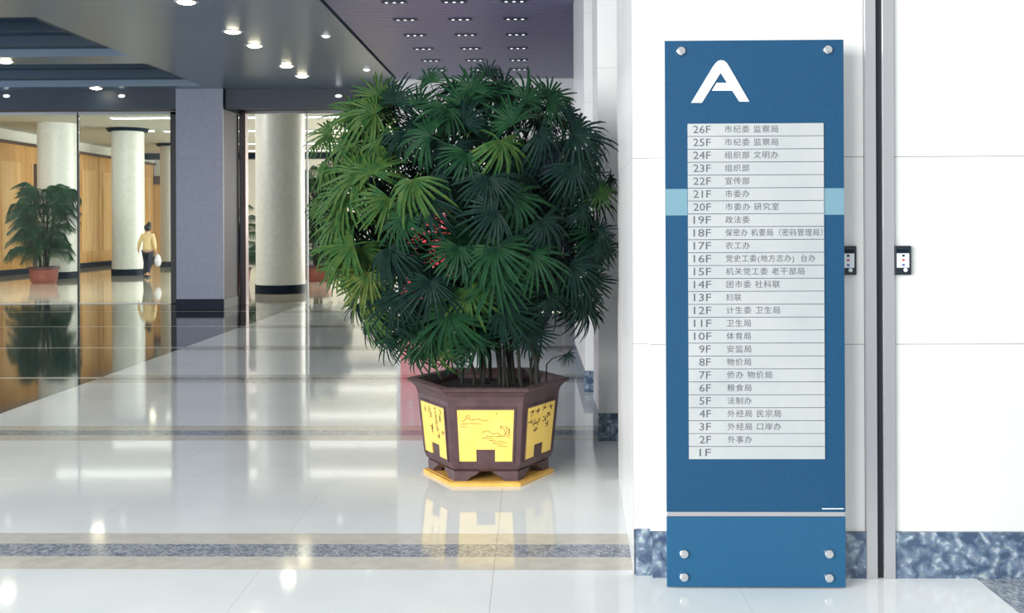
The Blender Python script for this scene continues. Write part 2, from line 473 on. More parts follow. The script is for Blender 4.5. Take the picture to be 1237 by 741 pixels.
# grey square column
cl, cr = at(213, 300, 19.4).x, at(270, 300, 19.4).x
col = empty('square_column', ((cl + cr) / 2, 19.85, 0))
tag(col, 'square grey stone column with dark base left of the big potted palm', 'column')
def colb(name, x0, x1, y0, y1, z0, z1, m): box(name, x0 - col.location.x, x1 - col.location.x, y0 - 19.85, y1 - 19.85, z0, z1, m, col)
for a, b in zip([0.18, 1.5, 2.83], [1.5, 2.83, WH]):
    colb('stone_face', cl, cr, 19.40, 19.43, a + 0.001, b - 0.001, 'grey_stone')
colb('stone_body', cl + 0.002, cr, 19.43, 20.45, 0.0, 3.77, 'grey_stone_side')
colb('base_strip', cl - 0.01, cr + 0.01, 19.385, 20.46, 0, 0.18, 'dark_base')
# bronze door jamb behind the column
jmb = tag(empty('door_jamb', (mx[3], GY - 0.05, 0)), 'bronze door jamb standing just right of the square grey column', 'door frame')
x0 = at(288.5, 300, 20.45).x
box('post', x0 - mx[3], at(297, 300, 20.5).x - mx[3], -0.05, 0.15, 0, 3.85, 'bronze', jmb)
box('edge_strip', x0 + 0.02 - mx[3], x0 + 0.06 - mx[3], -0.065, -0.0505, 0, 3.85, 'chrome', jmb)

# round columns
def round_col(pxc, Y, rad, label, top, ring=False):
    c = at(pxc, 300, Y); o = empty('round_column', (c.x, Y, 0))
    tag(o, label, 'column', None)
    bm = bmesh.new(); lathe(bm, [(rad, 0.2), (rad, top - (0.1 if ring else 0))], 40); obj('shaft', bm, 'column_stone', o, smooth=True)
    bm = bmesh.new(); lathe(bm, [(rad + 0.02, 0), (rad + 0.02, 0.2)], 40); obj('base_ring', bm, 'dark_base', o, smooth=True)
    if ring:
        bm = bmesh.new(); lathe(bm, [(rad + 0.10, top - 0.1), (rad + 0.16, top)], 40); obj('top_ring', bm, 'dark_base', o, smooth=True)  # shade where the column meets the ceiling, built as a dark ring
    return o
round_col(70, 30.6, 0.56, 'leftmost pale round column, behind the small potted palm', 4.6)
round_col(155, 32.3, 0.49, 'pale round column with dark top ring beside the walking person', 4.6, True)
round_col(339, 23.8, 0.56, 'nearest pale round column, right of the square grey column', 4.6)
round_col(208, 38.5, 0.42, 'thin far round column partly hidden behind the square grey column', 4.6, True)

# ------------------------------------------------------------------ ceiling lamps
bm = bmesh.new(); lathe(bm, [(0.10, -0.006), (0.135, -0.006), (0.14, 0.0), (0.14, 0.03), (0.10, 0.03)], 24, cap=False); RIM = mesh_of('rim', bm, 'lamp_rim', True)
bm = bmesh.new(); lathe(bm, [(0.0, -0.030), (0.05, -0.027), (0.085, -0.017), (0.104, -0.003), (0.104, 0.0)], 24, cap=False); LENS = mesh_of('lens', bm, 'lamp_glow', True)
LENSD = LENS.copy(); LENSD.materials[0] = MATS['lamp_glow_dim']
def downlight(x, y, z, label, lit=True, s=1.0):
    o = empty('ceiling_light', (x, y, z - 0.001)); tag(o, label, 'ceiling light', 'round downlights in the ceilings')
    o.scale = (s, s, 1)
    obj('rim', RIM, None, o); obj('lens', LENS if lit else LENSD, None, o)
    return o
dl_ = [(11.8, 'lit round downlight at the top edge of the photo, nearest of the row of five'),
       (13.65, 'lit round downlight, second nearest of the row above the grey column'),
       (14.73, 'lit round downlight, third in the row above the grey column'),
       (16.66, 'lit round downlight, fourth in the row running towards the beam'),
       (17.8, 'lit round downlight closest to the beam, last of the row of five')]
for y, l in dl_: downlight(-3.95, y, WH, l)
downlight(-8.2, 16.0, WH, 'lit round downlight on the left beam between the two coffers')
downlight(-8.13, 19.2, WH, 'lit round downlight on the beam just beyond the far coffer')
downlight(-2.78, 14.0, WH, 'small unlit round downlight near the shadow gap, nearer one', False, 0.55)
downlight(-2.72, 17.1, WH, 'small unlit round downlight near the shadow gap, farther one', False, 0.55)
for px_, lb in ((8, 'small dim round light on the dark fascia at the far left'), (147, 'small dim round light on the dark fascia above the ringed column'), (409, 'small dim round light on the dark fascia left of the big palm')):
    p = at(px_, 116, 19.505); o = downlight(p.x, p.y, p.z, lb, False, 0.8); o.rotation_euler = (-math.pi / 2, 0, 0); o.scale = (0.55, 0.25, 1)  # reflections of lamps in the fascia, built as small glowing discs
for i, (px_, Yq) in enumerate(((183, 33.0),)):
    p = at(px_, 160, Yq); downlight(p.x, Yq, 4.6, ['lit downlight in the far room beside the ringed round column', 'lit downlight in the far room at the left edge', 'lit downlight in the far room hidden behind the grey column', 'lit downlight in the far room behind the big palm'][i], True, 0.9)
# triple spot fixtures in the slatted bay
rows = [('first', 11.9), ('second', 12.93), ('third', 14.0), ('fourth', 15.1), ('fifth', 16.2), ('sixth', 17.2)]
cols = [('left', -1.57), ('middle', -0.88), ('right', -0.19)]
bm = bmesh.new(); bx(bm, -0.15, 0.15, -0.05, 0.05, -0.008, 0.0); HOUS = mesh_of('housing', bm, 'ceiling_dark')
bm = bmesh.new(); lathe(bm, [(0.0, -0.012), (0.018, -0.012), (0.018, -0.008)], 12, cap=False); SPL = mesh_of('lamp', bm, 'spot_glow')
for rn, y in rows:
    for cn, x in cols:
        o = empty('spot_fixture', (x, y, WH)); tag(o, '%s triple spotlight fixture in the %s row from the front of the slatted ceiling bay' % (cn, rn), 'ceiling light', 'triple spots in the slatted ceiling')
        obj('housing', HOUS, None, o)
        for k in (-1, 0, 1): obj('lamp', SPL, None, o, loc=(k * 0.09, 0, 0))
# luminous strips in the far room
for i, y in enumerate((25.4, 28.8, 33.0, 38.3, 42.0)):
    o = empty('strip_light', (-7.5, y, 4.6)); tag(o, ['luminous ceiling strip in the far room, nearest to the glass partition', 'second luminous ceiling strip of the far room', 'third luminous ceiling strip of the far room', 'fourth luminous ceiling strip of the far room', 'last luminous ceiling strip before the far wall'][i], 'ceiling light', 'luminous strips in the far room')
    box('housing', -4.3, 4.6, -0.2, 0.2, -0.03, -0.001, 'lamp_rim', o)
    box('diffuser', -4.25, 4.55, -0.10, 0.10, -0.045, -0.031, 'strip_glow', o)

# ------------------------------------------------------------------ directory sign
FY = 4.525
def sx(px): return at(px, 400, FY).x
def sz(py): return at(912, py, FY).z
SL, SR = sx(804.5), sx(1020.5)
cx = (SL + SR) / 2
sign = empty('directory_sign', (cx, 4.59, 0))
tag(sign, 'tall blue building directory sign with floor list and white letter A', 'sign')
def sb(name, x0, x1, y0, y1, z0, z1, m, parent=sign, bev=0.0, off=(0, 0)):
    bm = bmesh.new(); bx(bm, x0 - cx, x1 - cx, y0 - 4.59, y1 - 4.59, z0, z1); return obj(name, bm, m, parent, bev=bev)
zt, zg1, zg0, zb = sz(48.5), sz(619), sz(625), 0.006
core = sb('core_box', SL + 0.03, SR - 0.03, FY + 0.012, 4.655, zb + 0.01, zt - 0.02, 'steel')
up = sb('upper_panel', SL, SR, FY, FY + 0.012, zg1, zt, 'sign_blue', bev=0.0015)
lowp = sb('lower_panel', SL, SR, FY, FY + 0.012, zb, zg0, 'sign_blue_low', bev=0.0015)
sb('gap_rail', SL + 0.002, SR - 0.002, FY + 0.006, FY + 0.0118, zg0 + 0.001, zg1 - 0.001, 'steel')
bz1, bz0 = sz(228), sz(260)
sb('pale_band', SL + 0.001, sx(831), FY - 0.0012, FY - 0.0001, bz0, bz1, 'sign_pale')
sb('pale_band', sx(995), SR - 0.001, FY - 0.0012, FY - 0.0001, bz0, bz1, 'sign_pale')
# bolts
bm = bmesh.new(); lathe(bm, [(0.0205, 0.0), (0.0205, 0.005), (0.018, 0.012), (0.010, 0.0155), (0.002, 0.016)], 20, axis='Y'); BOLT = mesh_of('bolt', bm, 'chrome', True)
for px_, py_ in ((822.5, 62), (999.5, 60.5), (826, 669), (1001, 669), (826, 697), (1001, 698)):
    p = at(px_, py_, FY); obj('bolt', BOLT, None, sign, loc=(p.x - cx, FY - 4.59, p.z))
# letter A
def Ap(x, y):
    p = at(825 + x / 10.589, 65 + y / 10.589, FY - 0.003); return (p.x - cx, p.z)
outer = [(105, 627), (243, 627), (420, 362)]
logo = [(105, 627), (242, 627), (412, 370), (482, 243), (565, 368), (415, 372), (368, 472), (634, 472), (722, 612), (848, 612),
        (700, 345), (590, 165), (560, 118), (525, 90), (485, 82), (450, 92), (415, 122), (380, 172)]
bm = bmesh.new()
# left leg + apex + right leg, then crossbar, all one letter
L1 = [(105, 627), (242, 627), (482, 243), (722, 612), (848, 612), (590, 165), (560, 118), (525, 90), (485, 82), (450, 92), (415, 122), (380, 172)]
poly(bm, [Ap(*q) for q in L1], FY - 0.004 - 4.59, FY - 0.0005 - 4.59)
bmx = [(431, 372), (566, 372), (632, 472), (371, 472)]
poly(bm, [Ap(*q) for q in bmx], FY - 0.0041 - 4.59, FY - 0.0006 - 4.59)
obj('letter', bm, 'sign_white', sign)
# small illegible maker's line at the lower right
bm = bmesh.new()
xx = 993.0
while xx < 1019:
    wdt = rnd.uniform(1.0, 2.0); a = at(xx, 614.3, FY); b = at(xx + wdt, 615.5, FY)
    bx(bm, a.x - cx, b.x - cx, FY - 0.0012 - 4.59, FY - 0.0002 - 4.59, b.z, a.z); xx += wdt + 0.35
obj('fine_print', bm, 'sign_white', sign)
# plates with lettering
lines = ['市纪委 监察局', '市纪委 监察局', '组织部 文明办', '组织部', '宣传部', '市委办', '市委办 研究室', '政法委',
         '保密办 机要局（密码管理局）', '农工办', '党史工委(地方志办)  台办', '机关党工委 老干部局', '团市委 社科联', '妇联',
         '计生委 卫生局', '卫生局', '体育局', '安监局', '物价局', '侨办 物价局', '粮食局', '法制办', '外经局 民宗局',
         '外经局 口岸办', '外事办', '']
pl, pr = sx(831.5), sx(995.5)
y0p, y1p = 149.0, 555.0
def text(body, size, x, z, parent, m, align='LEFT', y=FY - 0.0065, maxw=None, spacing=1.0):
    cu = bpy.data.curves.new('lettering', 'FONT'); cu.body = body; cu.size = size
    cu.align_x = align; cu.align_y = 'CENTER'; cu.extrude = 0.0002; cu.space_character = spacing
    cu.offset = 0.0
    cu.resolution_u = 2
    cu.materials.append(MATS[m])
    o = bpy.data.objects.new('lettering', cu); C.objects.link(o)
    o.parent = parent; o.rotation_euler = (math.pi / 2, 0, 0)
    o.location = (x - cx, y - 4.59, z)
    bpy.context.view_layer.update()
    wd = o.dimensions.x
    me = bpy.data.meshes.new_from_object(o.evaluated_get(bpy.context.evaluated_depsgraph_get()))
    q = bpy.data.objects.new('lettering', me); C.objects.link(q); q.parent = parent
    q.rotation_euler = (math.pi / 2, 0, 0); q.location = o.location
    if maxw and wd > 0: q.scale.x = maxw / wd
    bpy.data.objects.remove(o, do_unlink=True)
    return q
fi = 0
widths = {0: 64, 1: 64, 2: 64, 3: 29, 4: 29, 5: 29, 6: 64, 7: 29, 8: 116, 9: 29, 10: 107, 11: 94, 12: 64, 13: 18, 14: 64,
          15: 29, 16: 29, 17: 29, 18: 29, 19: 54, 20: 29, 21: 29, 22: 64, 23: 64, 24: 29}
for i in range(26):
    ya = y0p + (y1p - y0p) * i / 26; yb = y0p + (y1p - y0p) * (i + 1) / 26
    a, b = sz(ya + 0.35), sz(yb - 0.35)
    pt = sb('floor_plate', pl, pr, FY - 0.006, FY - 0.0001, b, a, 'plate')
    zm = (a + b) / 2
    sl = 875.5 + 2.5 * i / 25
    n = 26 - i
    nr = sx(859.5 if n > 9 else 857.5 + 1)
    text('%dF' % n, 0.047, nr, zm, pt, 'sign_ink', 'RIGHT', maxw=(sx(859) - sx(838)) * (1.0 if n > 9 else 0.66))
    if lines[i]:
        text(lines[i], 0.034, sx(sl), zm, pt, 'sign_ink', maxw=widths[i] * FY / FPX, spacing=1.14)

# ------------------------------------------------------------------ card readers
def reader(x0, x1, z0, z1, label):
    c = (x0 + x1) / 2; o = empty('card_reader', (c, WY, z0)); tag(o, label, 'card reader', 'card readers beside the steel strip')
    h = z1 - z0; hw = (x1 - x0) / 2
    bm = bmesh.new(); bx(bm, -hw, hw, -0.022, -0.0002, 0, h); obj('case', bm, 'plastic_black', o, bev=0.003)
    box('label_plate', -hw + 0.007, hw - 0.011, -0.0235, -0.0221, h * 0.25, h * 0.74, 'card_white', o)
    box('display', -hw + 0.007, hw - 0.014, -0.0235, -0.0221, h * 0.78, h * 0.88, 'dark_base', o)
    for k, (zz, m) in enumerate(((0.66, 'dark_base'), (0.51, 'ink_red'), (0.34, 'ink_blue'))):
        box('symbol', -0.006, 0.005, -0.0245, -0.0236, h * zz - 0.004, h * zz + 0.005, m, o)
    bm = bmesh.new(); lathe(bm, [(0.009, 0.022), (0.009, 0.026), (0.003, 0.028)], 14, (hw * 0.25, 0, h * 0.17), 'Y'); obj('button', bm, 'card_white', o, smooth=True)
    return o
zr0, zr1 = at(1090, 332, WY).z, at(1090, 297, WY).z
rx0, rx1 = at(1078.5, 315, WY).x, at(1099, 315, WY).x
reader(rx0 + 0.003, rx1, zr0, zr1, 'black card reader with white label right of the steel strip')
l1 = at(1033, 315, WY).x
reader(l1 - (rx1 - rx0), l1, zr0, zr1, 'black card reader half hidden behind the blue sign')

# ------------------------------------------------------------------ hexagonal pot, tray, palm
PC = at(590, 571, 6.62); PX0, PY0 = PC.x, 6.62
palm = empty('potted_fan_palm', (PX0, PY0, 0))
tag(palm, 'large bushy fan palm in a brown hexagonal pot with yellow painted panels', 'plant')
tray = empty('plant_tray', (PX0, PY0, 0)); tag(tray, 'yellow wooden hexagonal board on the floor beneath the brown pot', 'tray')
def hexring(r, z, rot=0):
    return [Vector((r * math.cos(math.radians(60 * i)), r * math.sin(math.radians(60 * i)), z)) for i in range(6)]
def hexsolid(prof, name, m, parent, bev=0.0, cap=True, smooth=False):
    bm = bmesh.new(); rings = [[bm.verts.new(p) for p in hexring(r, z)] for r, z in prof]
    for a, b in zip(rings, rings[1:]):
        for i in range(6):
            j = (i + 1) % 6; bm.faces.new((a[i], a[j], b[j], b[i]))
    if cap: bm.faces.new(rings[0][::-1]); bm.faces.new(rings[-1])
    return obj(name, bm, m, parent, bev=bev)
hexsolid([(0.415, 0.0005), (0.418, 0.02), (0.412, 0.024)], 'board', 'tray_wood', tray)
hexsolid([(0.395, 0.0242), (0.39, 0.027)], 'top_face', 'tray_wood', tray)
T0 = 0.0275
pot = hexsolid([(0.33, 0.075), (0.372, 0.085), (0.397, 0.105), (0.411, 0.14), (0.417, 0.18), (0.45, 0.49), (0.452, 0.515), (0.462, 0.55), (0.49, 0.577),
                (0.518, 0.59), (0.522, 0.602), (0.512, 0.610), (0.46, 0.608), (0.44, 0.57), (0.43, 0.50)], 'pot', 'clay', palm)
hexsolid([(0.432, 0.48), (0.44, 0.545), (0.2, 0.565), (0.02, 0.57)], 'soil', 'soil', palm, cap=False)
# feet: bracket feet at each corner, with a scalloped apron
for i in range(6):
    a0 = hexring(0.385, 0)[i]; pv = hexring(0.385, 0)[i - 1]; nx = hexring(0.385, 0)[(i + 1) % 6]
    bm = bmesh.new()
    for q in (pv, nx):
        e = (q - a0).normalized(); inw = (-a0).normalized()
        prof = [(0, T0), (0.075, T0), (0.095, 0.05), (0.13, 0.066), (0.15, 0.088), (0, 0.088)]
        A = [bm.verts.new(a0 * (1 - 0.03 * 0) + e * s_ + Vector((0, 0, z))) for s_, z in prof]
        B = [bm.verts.new(a0 + e * s_ + inw * 0.05 + Vector((0, 0, z))) for s_, z in prof]
        bm.faces.new(A); bm.faces.new(B[::-1])
        for k in range(len(A)):
            l = (k + 1) % len(A); bm.faces.new((A[k], B[k], B[l], A[l]))
    obj('foot', bm, 'clay', palm)
# panels: per-face coordinates u (across, -1..1 at the corner), z
def rad_at(z): return 0.417 + (0.45 - 0.417) * (z - 0.18) / 0.31
def facept(i, u, z, off):
    r = rad_at(z); a = math.radians(60 * i); b = math.radians(60 * (i + 1))
    A = Vector((r * math.cos(a), r * math.sin(a), z)); B = Vector((r * math.cos(b), r * math.sin(b), z))
    n_ = (A + B); n_.z = 0; n_.normalize(); n_.z = -0.10
    return (A + B) / 2 + (B - A) / 2 * u + n_ * off
def strokes(i, segs, name, m, parent, wd=0.0022, off=0.0075):
    bm = bmesh.new()
    for seg in segs:
        for (u0, z0), (u1, z1) in zip(seg, seg[1:]):
            ru = rad_at(z0) / 2
            d = Vector(((u1 - u0) * ru, z1 - z0)); 
            if d.length < 1e-5: continue
            d.normalize(); nx_, nz_ = -d.y * wd, d.x * wd
            vs_ = [facept(i, u0 + nx_ / ru, z0 + nz_, off), facept(i, u0 - nx_ / ru, z0 - nz_, off),
                   facept(i, u1 - nx_ / ru * .6, z1 - nz_ * .6, off), facept(i, u1 + nx_ / ru * .6, z1 + nz_ * .6, off)]
            bm.faces.new([bm.verts.new(v) for v in vs_])
    return obj(name, bm, m, parent)
def glyph(r_, u, z, su, szz):
    out = []
    for k in range(r_.randint(4, 6)):
        a = r_.choice((0, 10, 90, 90, 60, 120)) + r_.uniform(-22, 22)
        l = r_.uniform(0.5, 1.0); c0 = (u + r_.uniform(-.5, .5) * su, z + r_.uniform(-.5, .5) * szz)
        du, dz = math.cos(math.radians(a)) * su * l * .5, math.sin(math.radians(a)) * szz * l * .5
        out.append([(c0[0] - du, c0[1] - dz), (c0[0] + r_.uniform(-.1, .1) * su, c0[1] + r_.uniform(-.1, .1) * szz), (c0[0] + du, c0[1] + dz)])
    return out
for i in range(6):
    um = 0.77
    zt_, zb_ = 0.472, 0.135 if False else 0.155
    pan = bmesh.new()
    zc = 0.228
    outl = [(-um, zb_), (-0.30, zb_), (-0.30, zc), (0.30, zc), (0.30, zb_), (um, zb_), (um, zt_), (-um, zt_)]
    quads = [((-um, zb_), (-0.27, zb_), (-0.27, zt_), (-um, zt_)), ((-0.27, zc), (0.27, zc), (0.27, zt_), (-0.27, zt_)), ((0.27, zb_), (um, zb_), (um, zt_), (0.27, zt_))]
    for q in quads:
        A = [pan.verts.new(facept(i, u, z, 0.0065)) for u, z in q]; B = [pan.verts.new(facept(i, u, z, -0.004)) for u, z in q]
        pan.faces.new(A); pan.faces.new(B[::-1])
        for k in range(4):
            l = (k + 1) % 4; pan.faces.new((A[k], A[l], B[l], B[k]))
    panel = obj('painted_panel', pan, 'glaze_yellow', palm)
    # raised moulding around the panel
    fr = bmesh.new()
    for (u0, z0, u1, z1) in ((-um - .05, zb_ - .012, -um, zt_ + .012), (um, zb_ - .012, um + .05, zt_ + .012), (-um, zt_, um, zt_ + .012)):
        q = ((u0, z0), (u1, z0), (u1, z1), (u0, z1))
        A = [fr.verts.new(facept(i, u, z, 0.009)) for u, z in q]; B = [fr.verts.new(facept(i, u, z, -0.004)) for u, z in q]
        fr.faces.new(A); fr.faces.new(B[::-1])
        for k in range(4):
            l = (k + 1) % 4; fr.faces.new((A[k], A[l], B[l], B[k]))
    obj('moulding', fr, 'clay', palm)
    r_ = random.Random(40 + i)
    flip = 1
    if i == 4:      # landscape drawing on the face turned to the viewer
        segs = []
        segs += [[(-.62, .40), (-.5, .425), (-.38, .41), (-.2, .418), (-.05, .405), (.1, .41)], [(-.68, .385), (-.4, .39), (-.1, .387)],
                 [(-.55, .43), (-.45, .44), (-.4, .425)], [(-.7, .37), (-.5, .368)],
                 [(-.1, .335), (.05, .345), (.2, .325), (.35, .33), (.45, .31)], [(0, .312), (.3, .308), (.6, .312)], [(-.1, .30), (.25, .296)],
                 [(.1, .285), (.4, .28), (.62, .27)], [(.2, .27), (.5, .262)], [(.35, .252), (.62, .248)],
                 [(.42, .35), (.44, .37), (.5, .365)], [(.55, .375), (.6, .345), (.55, .32)], [(.6, .37), (.66, .34), (.6, .31)], [(.5, .36), (.56, .33), (.5, .315)],
                 [(.66, .36), (.68, .32), (.64, .30)]]
        strokes(i, segs, 'ink_landscape', 'pot_ink_soft', panel, 0.0022)
        strokes(i, [[(.28, .445), (.33, .455)], [(.4, .368), (.45, .378)]], 'ink_mark', 'pot_ink', panel, 0.0022)
    elif i in (5, 0, 2, 1):   # right-hand faces: four columns of characters
        segs = []
        for u, zz in ((-.52, .435), (-.18, .44), (.16, .44), (.52, .44), (-.56, .385), (-.12, .37), (.2, .375), (.44, .395), (-.38, .372), (.44, .335), (-.28, .325)):
            segs += glyph(r_, u, zz, 0.17, 0.030)
        strokes(i, segs, 'brush_writing', 'pot_ink', panel, 0.0034)
    else:
        segs = []
        for u, zz in ((-.5, .43), (-.2, .435), (-.16, .40), (.18, .44), (.2, .40), (.22, .37), (.52, .435), (.5, .40), (-.12, .345), (-.08, .31), (.28, .325), (.3, .29), (.6, .315)):
            segs += glyph(r_, u, zz, 0.13, 0.032)
        strokes(i, segs, 'brush_writing', 'pot_ink', panel, 0.0028)

# --- fan leaves
def fan_leaf(seed, m, spread=230, nseg=17, droop=0.30):
    r_ = random.Random(seed); bm = bmesh.new()
    for k in range(nseg):
        t = k / (nseg - 1) * 2 - 1
        ang = math.radians(t * spread / 2 + r_.uniform(-3, 3))
        L = (1.0 - 0.22 * abs(t) ** 2.2) * r_.uniform(0.8, 1.06)
        dr = droop * r_.uniform(0.4, 1.9)
        side = Vector((math.cos(ang), -math.sin(ang), 0)); ax = Vector((math.sin(ang), math.cos(ang), 0))
        st = [(0.0, 0.005), (0.22, 0.027), (0.5, 0.031), (0.78, 0.027), (0.96, 0.014), (1.0, 0.004)]
        rows_ = []
        for s_, wd in st:
            z = 0.10 * s_ * (1 - s_) * 2 - dr * s_ ** 2.6
            c = ax * (s_ * L * (1 - 0.18 * dr * s_)) + Vector((0, 0, z))
            fold = 0.6 * wd
            rows_.append([bm.verts.new(c - side * wd + Vector((0, 0, fold))), bm.verts.new(c), bm.verts.new(c + side * wd + Vector((0, 0, fold)))])
        for a, b in zip(rows_, rows_[1:]):
            bm.faces.new((a[0], a[1], b[1], b[0])); bm.faces.new((a[1], a[2], b[2], b[1]))
    tube(bm, [(0, 0.01, -0.004), (0, -0.18, -0.1), (0, -0.42, -0.36), (0, -0.6, -0.75), (0, -0.66, -1.15)], [0.016, 0.018, 0.02, 0.022, 0.024], 5)
    me = bpy.data.meshes.new('fan_leaf'); 
    bm.to_mesh(me); bm.free(); me.materials.append(MATS[m])
    return me
leafm = {}
for ti, m in enumerate(('leaf_dark', 'leaf_mid', 'leaf_light', 'leaf_yellow')):
    leafm[ti] = [fan_leaf(ti * 10 + k, m, spread=(215, 250, 190)[k], nseg=(22, 25, 19)[k], droop=(0.22, 0.38, 0.5)[k]) for k in range(3)]
PMX = PY0 + 0.03
def put_leaf(pos, axis, normal, size, tone, r_):
    n_ = normal.normalized(); a = (axis - n_ * axis.dot(n_)).normalized(); x = a.cross(n_)
    M = Matrix((x, a, n_)).transposed().to_4x4()
    o = bpy.data.objects.new('fan_leaf', r_.choice(leafm[tone])); C.objects.link(o); o.parent = palm
    o.matrix_local = Matrix.Translation(pos - Vector((PX0, PY0, 0))) @ M @ Matrix.Scale(size, 4)
    return o
hubs = [(735, 215, -15, 24, 0), (712, 168, 10, 36, 0), (702, 182, -60, 36, 0), (725, 290, -70, 30, 0), (726, 300, 20, 22, 0), (706, 372, -80, 32, 0),
        (402, 300, 195, 34, 2), (395, 200, 200, 24, 1), (415, 320, -150, 34, 2), (438, 345, -110, 36, 3), (520, 100, 110, 24, 1), (590, 92, 95, 24, 0),
        (470, 385, -140, 40, 0), (520, 400, -110, 44, 1), (660, 120, 60, 34, 1), (685, 140, 30, 34, 0), (447, 392, -95, 30, 0), (505, 425, -100, 28, 1),
        (454, 137, 150, 50, 2), (400, 162, 188, 32, 1), (459, 172, 165, 46, 1), (435, 210, 168, 52, 2), (499, 218, -95, 52, 2), (419, 237, -130, 44, 2),
        (478, 125, 80, 34, 0), (559, 126, 100, 46, 1), (540, 132, -110, 38, 1), (548, 178, -80, 40, 0), (489, 159, -60, 38, 0), (571, 110, 88, 34, 1),
        (606, 108, 85, 32, 0), (633, 122, 50, 42, 1), (663, 124, 20, 38, 1), (604, 170, -60, 46, 2), (563, 186, -100, 36, 1), (692, 162, -10, 50, 0),
        (712, 203, 5, 32, 0), (722, 229, -30, 26, 2), (617, 237, -20, 62, 1), (700, 253, -20, 26, 0), (427, 295, 188, 56, 2), (435, 300, -70, 40, 2),
        (446, 330, -90, 42, 3), (449, 373, -90, 36, 2), (486, 265, -90, 36, 1), (554, 300, -100, 42, 1), (543, 379, -100, 52, 1), (527, 418, -80, 36, 2),
        (432, 368, -120, 24, 0), (486, 314, -90, 36, 0), (598, 300, -80, 50, 1), (644, 308, -45, 46, 1), (566, 350, -60, 46, 2), (609, 373, -20, 40, 0),
        (571, 306, -95, 40, 1), (716, 300, -30, 30, 0), (710, 338, -50, 32, 0), (702, 360, -70, 34, 0), (663, 357, -40, 42, 0), (722, 280, 30, 24, 0),
        (574, 410, -70, 34, 1), (505, 130, 60, 34, 1), (520, 165, 150, 42, 1), (650, 160, -30, 40, 0), (520, 240, -120, 42, 0), (470, 240, -110, 44, 1),
        (590, 215, -90, 44, 0), (655, 265, -60, 46, 0), (410, 265, 200, 40, 2), (470, 300, -60, 44, 0), (520, 340, -90, 46, 0), (480, 360, -100, 40, 0),
        (600, 255, 200, 44, 0), (540, 215, 180, 40, 0), (450, 210, 100, 40, 1), (500, 395, -110, 40, 1), (640, 400, -60, 30, 0), (545, 425, -60, 26, 1),
        (560, 150, 60, 44, 0), (600, 330, -70, 48, 1), (690, 200, -60, 40, 0), (690, 320, -40, 40, 0), (385, 250, 185, 18, 2), (620, 150, 120, 44, 1),
        (460, 120, 120, 34, 1), (430, 140, 175, 40, 2), (420, 175, 200, 40, 1), (470, 405, -110, 30, 0), (455, 350, -120, 30, 1)]
CXP, CZP = 560.0, 255.0
r_ = random.Random(11)
for (px_, py_, ang, rp, tone) in hubs:
    if px_ < 475 and tone == 1: tone = 2  # light from the left painted in: lighter leaf colour on that side
    dx, dz = (px_ - CXP) / 190.0, (CZP - py_) / 185.0
    rho = min(1, math.hypot(dx, dz))
    depth = 0.80 * math.sqrt(max(0.0, 1 - rho * rho)) + r_.uniform(-0.05, 0.1)
    p = at(px_, py_, PMX - depth)
    a = math.radians(ang)
    ax = Vector((math.cos(a), -0.15 + r_.uniform(-.3, .3), math.sin(a)))
    nrm = Vector((dx * 0.45 + r_.uniform(-.35, .35), -1.0 + 0.35 * rho, 0.35 + 0.3 * dz + r_.uniform(-.15, .15)))
    if ang > 40 and ang < 140: nrm = Vector((dx * 0.3 + r_.uniform(-.3, .3), -0.9, 0.25))
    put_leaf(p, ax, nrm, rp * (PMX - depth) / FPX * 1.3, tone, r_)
# interior, back and side filling
lobes = [(0, 160, 0, 170), ]
def inside(px_, py_):
    """rough outline of the crown in the photo"""
    pts = [(385, 250), (392, 160), (440, 118), (520, 108), (575, 98), (660, 112), (700, 158), (722, 215), (722, 300), (705, 360), (640, 395), (560, 425), (490, 410), (445, 375), (425, 330), (395, 300)]
    c = False; j = len(pts) - 1
    for i in range(len(pts)):
        (xi, yi), (xj, yj) = pts[i], pts[j]
        if (yi > py_) != (yj > py_) and px_ < (xj - xi) * (py_ - yi) / (yj - yi) + xi: c = not c
        j = i
    return c
cnt = 0
while cnt < 218:
    px_, py_ = r_.uniform(385, 725), r_.uniform(95, 425)
    if not inside(px_, py_): continue
    if 630 < px_ < 675 and 150 < py_ < 205: continue
    if 440 < px_ < 520 and 320 < py_ < 405 and r_.random() < 0.6: continue
    if 515 < px_ < 560 and 250 < py_ < 300: continue
    dx, dz = (px_ - CXP) / 190.0, (CZP - py_) / 185.0
    rho = min(1, math.hypot(dx, dz)); dm = 0.8 * math.sqrt(max(0.02, 1 - rho * rho))
    q = r_.uniform(-1, 0.75); depth = dm * q
    p = at(px_, py_, PMX - depth)
    d = Vector((dx, -q * 0.9, dz)).normalized()
    nrm = d + Vector((r_.uniform(-.35, .35), r_.uniform(-.35, .35) - 0.2, 0.55))
    ax = d * 0.5 + Vector((r_.uniform(-.6, .6), 0, -0.7 if dz < 0.55 else 0.5)) + Vector((dx * 0.6, 0, 0))
    sz_ = r_.uniform(0.21, 0.29) * (0.8 if rho > 0.85 else 1)
    tone = 0 if q < 0.3 or r_.random() < 0.5 else 1  # shade inside the crown painted in with the darkest leaf colour
    if px_ < 480 and q > 0 and r_.random() < 0.7: tone = 2  # left-hand leaves get the lighter green to stand for the light there
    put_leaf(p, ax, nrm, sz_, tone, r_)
    cnt += 1
